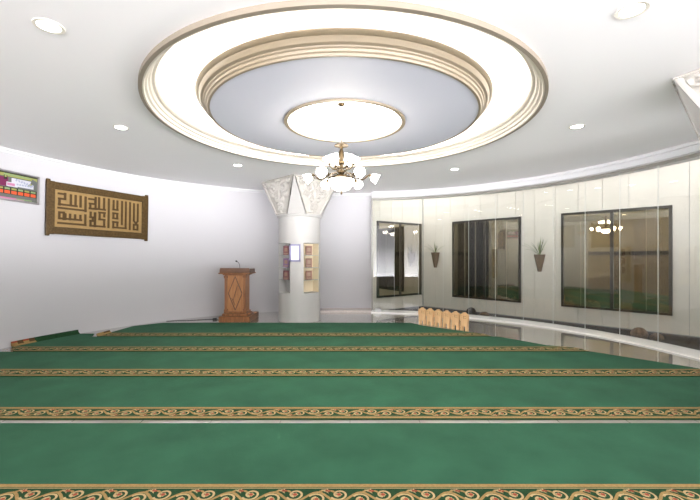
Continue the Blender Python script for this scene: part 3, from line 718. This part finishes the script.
# ================================================================== CHANDELIER
ch = thing('chandelier', 'brass chandelier with two tiers of glowing frosted shades under the round light', 'chandelier', (CX-.043, CY, 0))
E = EYE
mb = MB(); mb.lathe([(.001, ZD+.244), (.05, ZD+.244), (.045, ZD+.225), (.012, ZD+.21), (.001, ZD+.21)], n=24); mb.build('ceiling_rose', M['brass'], ch)
mb = MB(); zt = E+1.43
n_l = 17
for i in range(n_l):
    z = zt+(ZD+.21-zt)*(i+.5)/n_l; hl = (ZD+.21-zt)/n_l*.62
    pts = [(.007*cos(q)*(1 if i % 2 else 0), .007*cos(q)*(0 if i % 2 else 1), z+hl*sin(q)) for q in [2*pi*k/8 for k in range(9)]]
    mb.tube(pts, .0042, 5)
mb.build('chain', M['brass'], ch)
mb = MB(); mb.lathe([(.001, E+1.43), (.02, E+1.425), (.085, E+1.40), (.088, E+1.385), (.03, E+1.375), (.016, E+1.35), (.028, E+1.32), (.03, E+1.27), (.018, E+1.24), (.024, E+1.21), (.045, E+1.19),
    (.045, E+1.165), (.02, E+1.15), (.018, E+1.10), (.034, E+1.08), (.04, E+1.05), (.022, E+1.02), (.03, E+1.00), (.10, E+.99), (.10, E+.97), (.001, E+.965)], n=28); mb.build('stem', M['brass'], ch)
mb = MB(); mb.lathe([(.001, E+.995), (.165, E+.99), (.172, E+.975), (.165, E+.965), (.001, E+.97)], n=40); mb.build('bowl_rim', M['brass'], ch)
mb = MB(); mb.lathe([(.001, E+.825), (.05, E+.83), (.10, E+.85), (.14, E+.893), (.158, E+.955), (.15, E+.965), (.001, E+.965)], n=40); mb.build('bowl_shade', M['shade'], ch)
mb = MB(); mb.lathe([(.001, E+.775), (.008, E+.78), (.014, E+.797), (.008, E+.81), (.022, E+.825), (.001, E+.835)], n=16); mb.build('finial', M['brass'], ch)
def arm(a, pts, cup, tilt, sc):
    d = Vector((cos(a), sin(a), 0)); P = [d*r_+Vector((0, 0, E+z)) for r_, z in pts]
    # smooth
    Q = []
    for i in range(len(P)-1):
        p_0, p_1, p_2, p_3 = P[max(i-1, 0)], P[i], P[i+1], P[min(i+2, len(P)-1)]
        for k in range(5):
            t = k/5; Q.append(.5*((2*p_1)+(p_2-p_0)*t+(2*p_0-5*p_1+4*p_2-p_3)*t*t+(3*p_1-p_0-3*p_2+p_3)*t**3))
    Q.append(P[-1])
    mb = MB(); mb.tube(Q, .0085, 8); o = mb.build('arm', M['brass'], ch)
    c = d*cup[0]+Vector((0, 0, E+cup[1])); ax = (d*sin(tilt)+Vector((0, 0, cos(tilt)))).normalized()
    tx = Vector((-d.y, d.x, 0)); ty = ax.cross(tx); R = Matrix((tx, ty, ax)).transposed()
    def lz(prof, nm, m_, par, flare=0):
        mb = MB(); n = 24; k = len(prof); vs = []
        for i in range(n):
            q = 2*pi*i/n
            for r_, z in prof:
                rr = r_*sc*(1+flare*max(0, z-.07)/.05*cos(6*q)); vs.append(R @ Vector((rr*cos(q), rr*sin(q), z*sc))+c)
        mb.add(vs, [(i*k+j, ((i+1) % n)*k+j, ((i+1) % n)*k+(j+1) % k, i*k+(j+1) % k) for i in range(n) for j in range(k)], 0, True)
        return mb.build(nm, m_, par)
    lz([(.001, -.02), (.012, -.02), (.030, 0), (.030, .012), (.001, .012)], 'shade_holder', M['brass'], o)
    lz([(.028, .010), (.050, .03), (.062, .06), (.060, .085), (.075, .118), (.071, .118), (.056, .086), (.056, .06), (.045, .034), (.02, .014)], 'shade', M['shade'], ch, .06)
    lz([(.001, .015), (.02, .02), (.040, .05), (.040, .085), (.02, .105), (.001, .108)], 'bulb', M['shade'], o)
for k in range(6):
    a = pi/3*k
    arm(a, [(.03, 1.02), (.10, 1.05), (.19, 1.00), (.27, .97), (.335, 1.02), (.36, 1.035)], (.365, 1.015), radians(118), .84)
    arm(a+.02, [(.03, 1.13), (.06, 1.10), (.10, 1.10), (.135, 1.13), (.15, 1.165)], (.152, 1.165), radians(22), .72)

# ================================================================== LIGHT FROM OUTSIDE
wd = bpy.data.worlds.new('daylight'); S.world = wd; wd.use_nodes = True
nt = wd.node_tree; bg = nt.nodes['Background']; tcw = nt.nodes.new('ShaderNodeTexCoord'); sx = nt.nodes.new('ShaderNodeSeparateXYZ')
mr = nt.nodes.new('ShaderNodeMapRange'); mr.inputs['From Min'].default_value = -1; mr.inputs['From Max'].default_value = 1
rp = nt.nodes.new('ShaderNodeValToRGB'); el = rp.color_ramp.elements       # bright band added below the horizon to light the ceiling, sky above
el[0].position = .0; el[0].color = (.10, .10, .10, 1); el[1].position = 1.0; el[1].color = (.10, .10, .10, 1)
for p_, c_ in ((.375, .04), (.405, 1.0), (.455, 1.0), (.48, .40), (.515, .12)): e_ = el.new(p_); e_.color = (c_, c_, c_, 1)
mu_ = nt.nodes.new('ShaderNodeMath'); mu_.operation = 'MULTIPLY'; mu_.inputs[1].default_value = 22.0
nt.links.new(tcw.outputs['Generated'], sx.inputs[0]); nt.links.new(sx.outputs['Z'], mr.inputs['Value']); nt.links.new(mr.outputs['Result'], rp.inputs['Fac'])
nt.links.new(rp.outputs['Color'], mu_.inputs[0]); nt.links.new(mu_.outputs[0], bg.inputs[1])
bg.inputs[0].default_value = (.985, .96, 1, 1)

# ================================================================== CAMERA
cd = bpy.data.cameras.new('camera'); cam = bpy.data.objects.new('camera', cd); COL.objects.link(cam)
cam.location = (0, 0, EYE); cam.rotation_euler = (radians(90), 0, 0)
cd.sensor_width = 36; cd.lens = 380/700*36; cd.shift_y = 7/700; cd.clip_start = .05
S.camera = cam
S.view_settings.view_transform = 'Standard'; S.view_settings.look = 'None'; S.view_settings.gamma = 1; S.view_settings.use_curve_mapping = False
S.view_settings.exposure = 0.66
S.cycles.max_bounces = 12; S.cycles.diffuse_bounces = 6; S.cycles.glossy_bounces = 6; S.cycles.transparent_max_bounces = 24
S.cycles.use_denoising = True; S.cycles.sample_clamp_indirect = 6
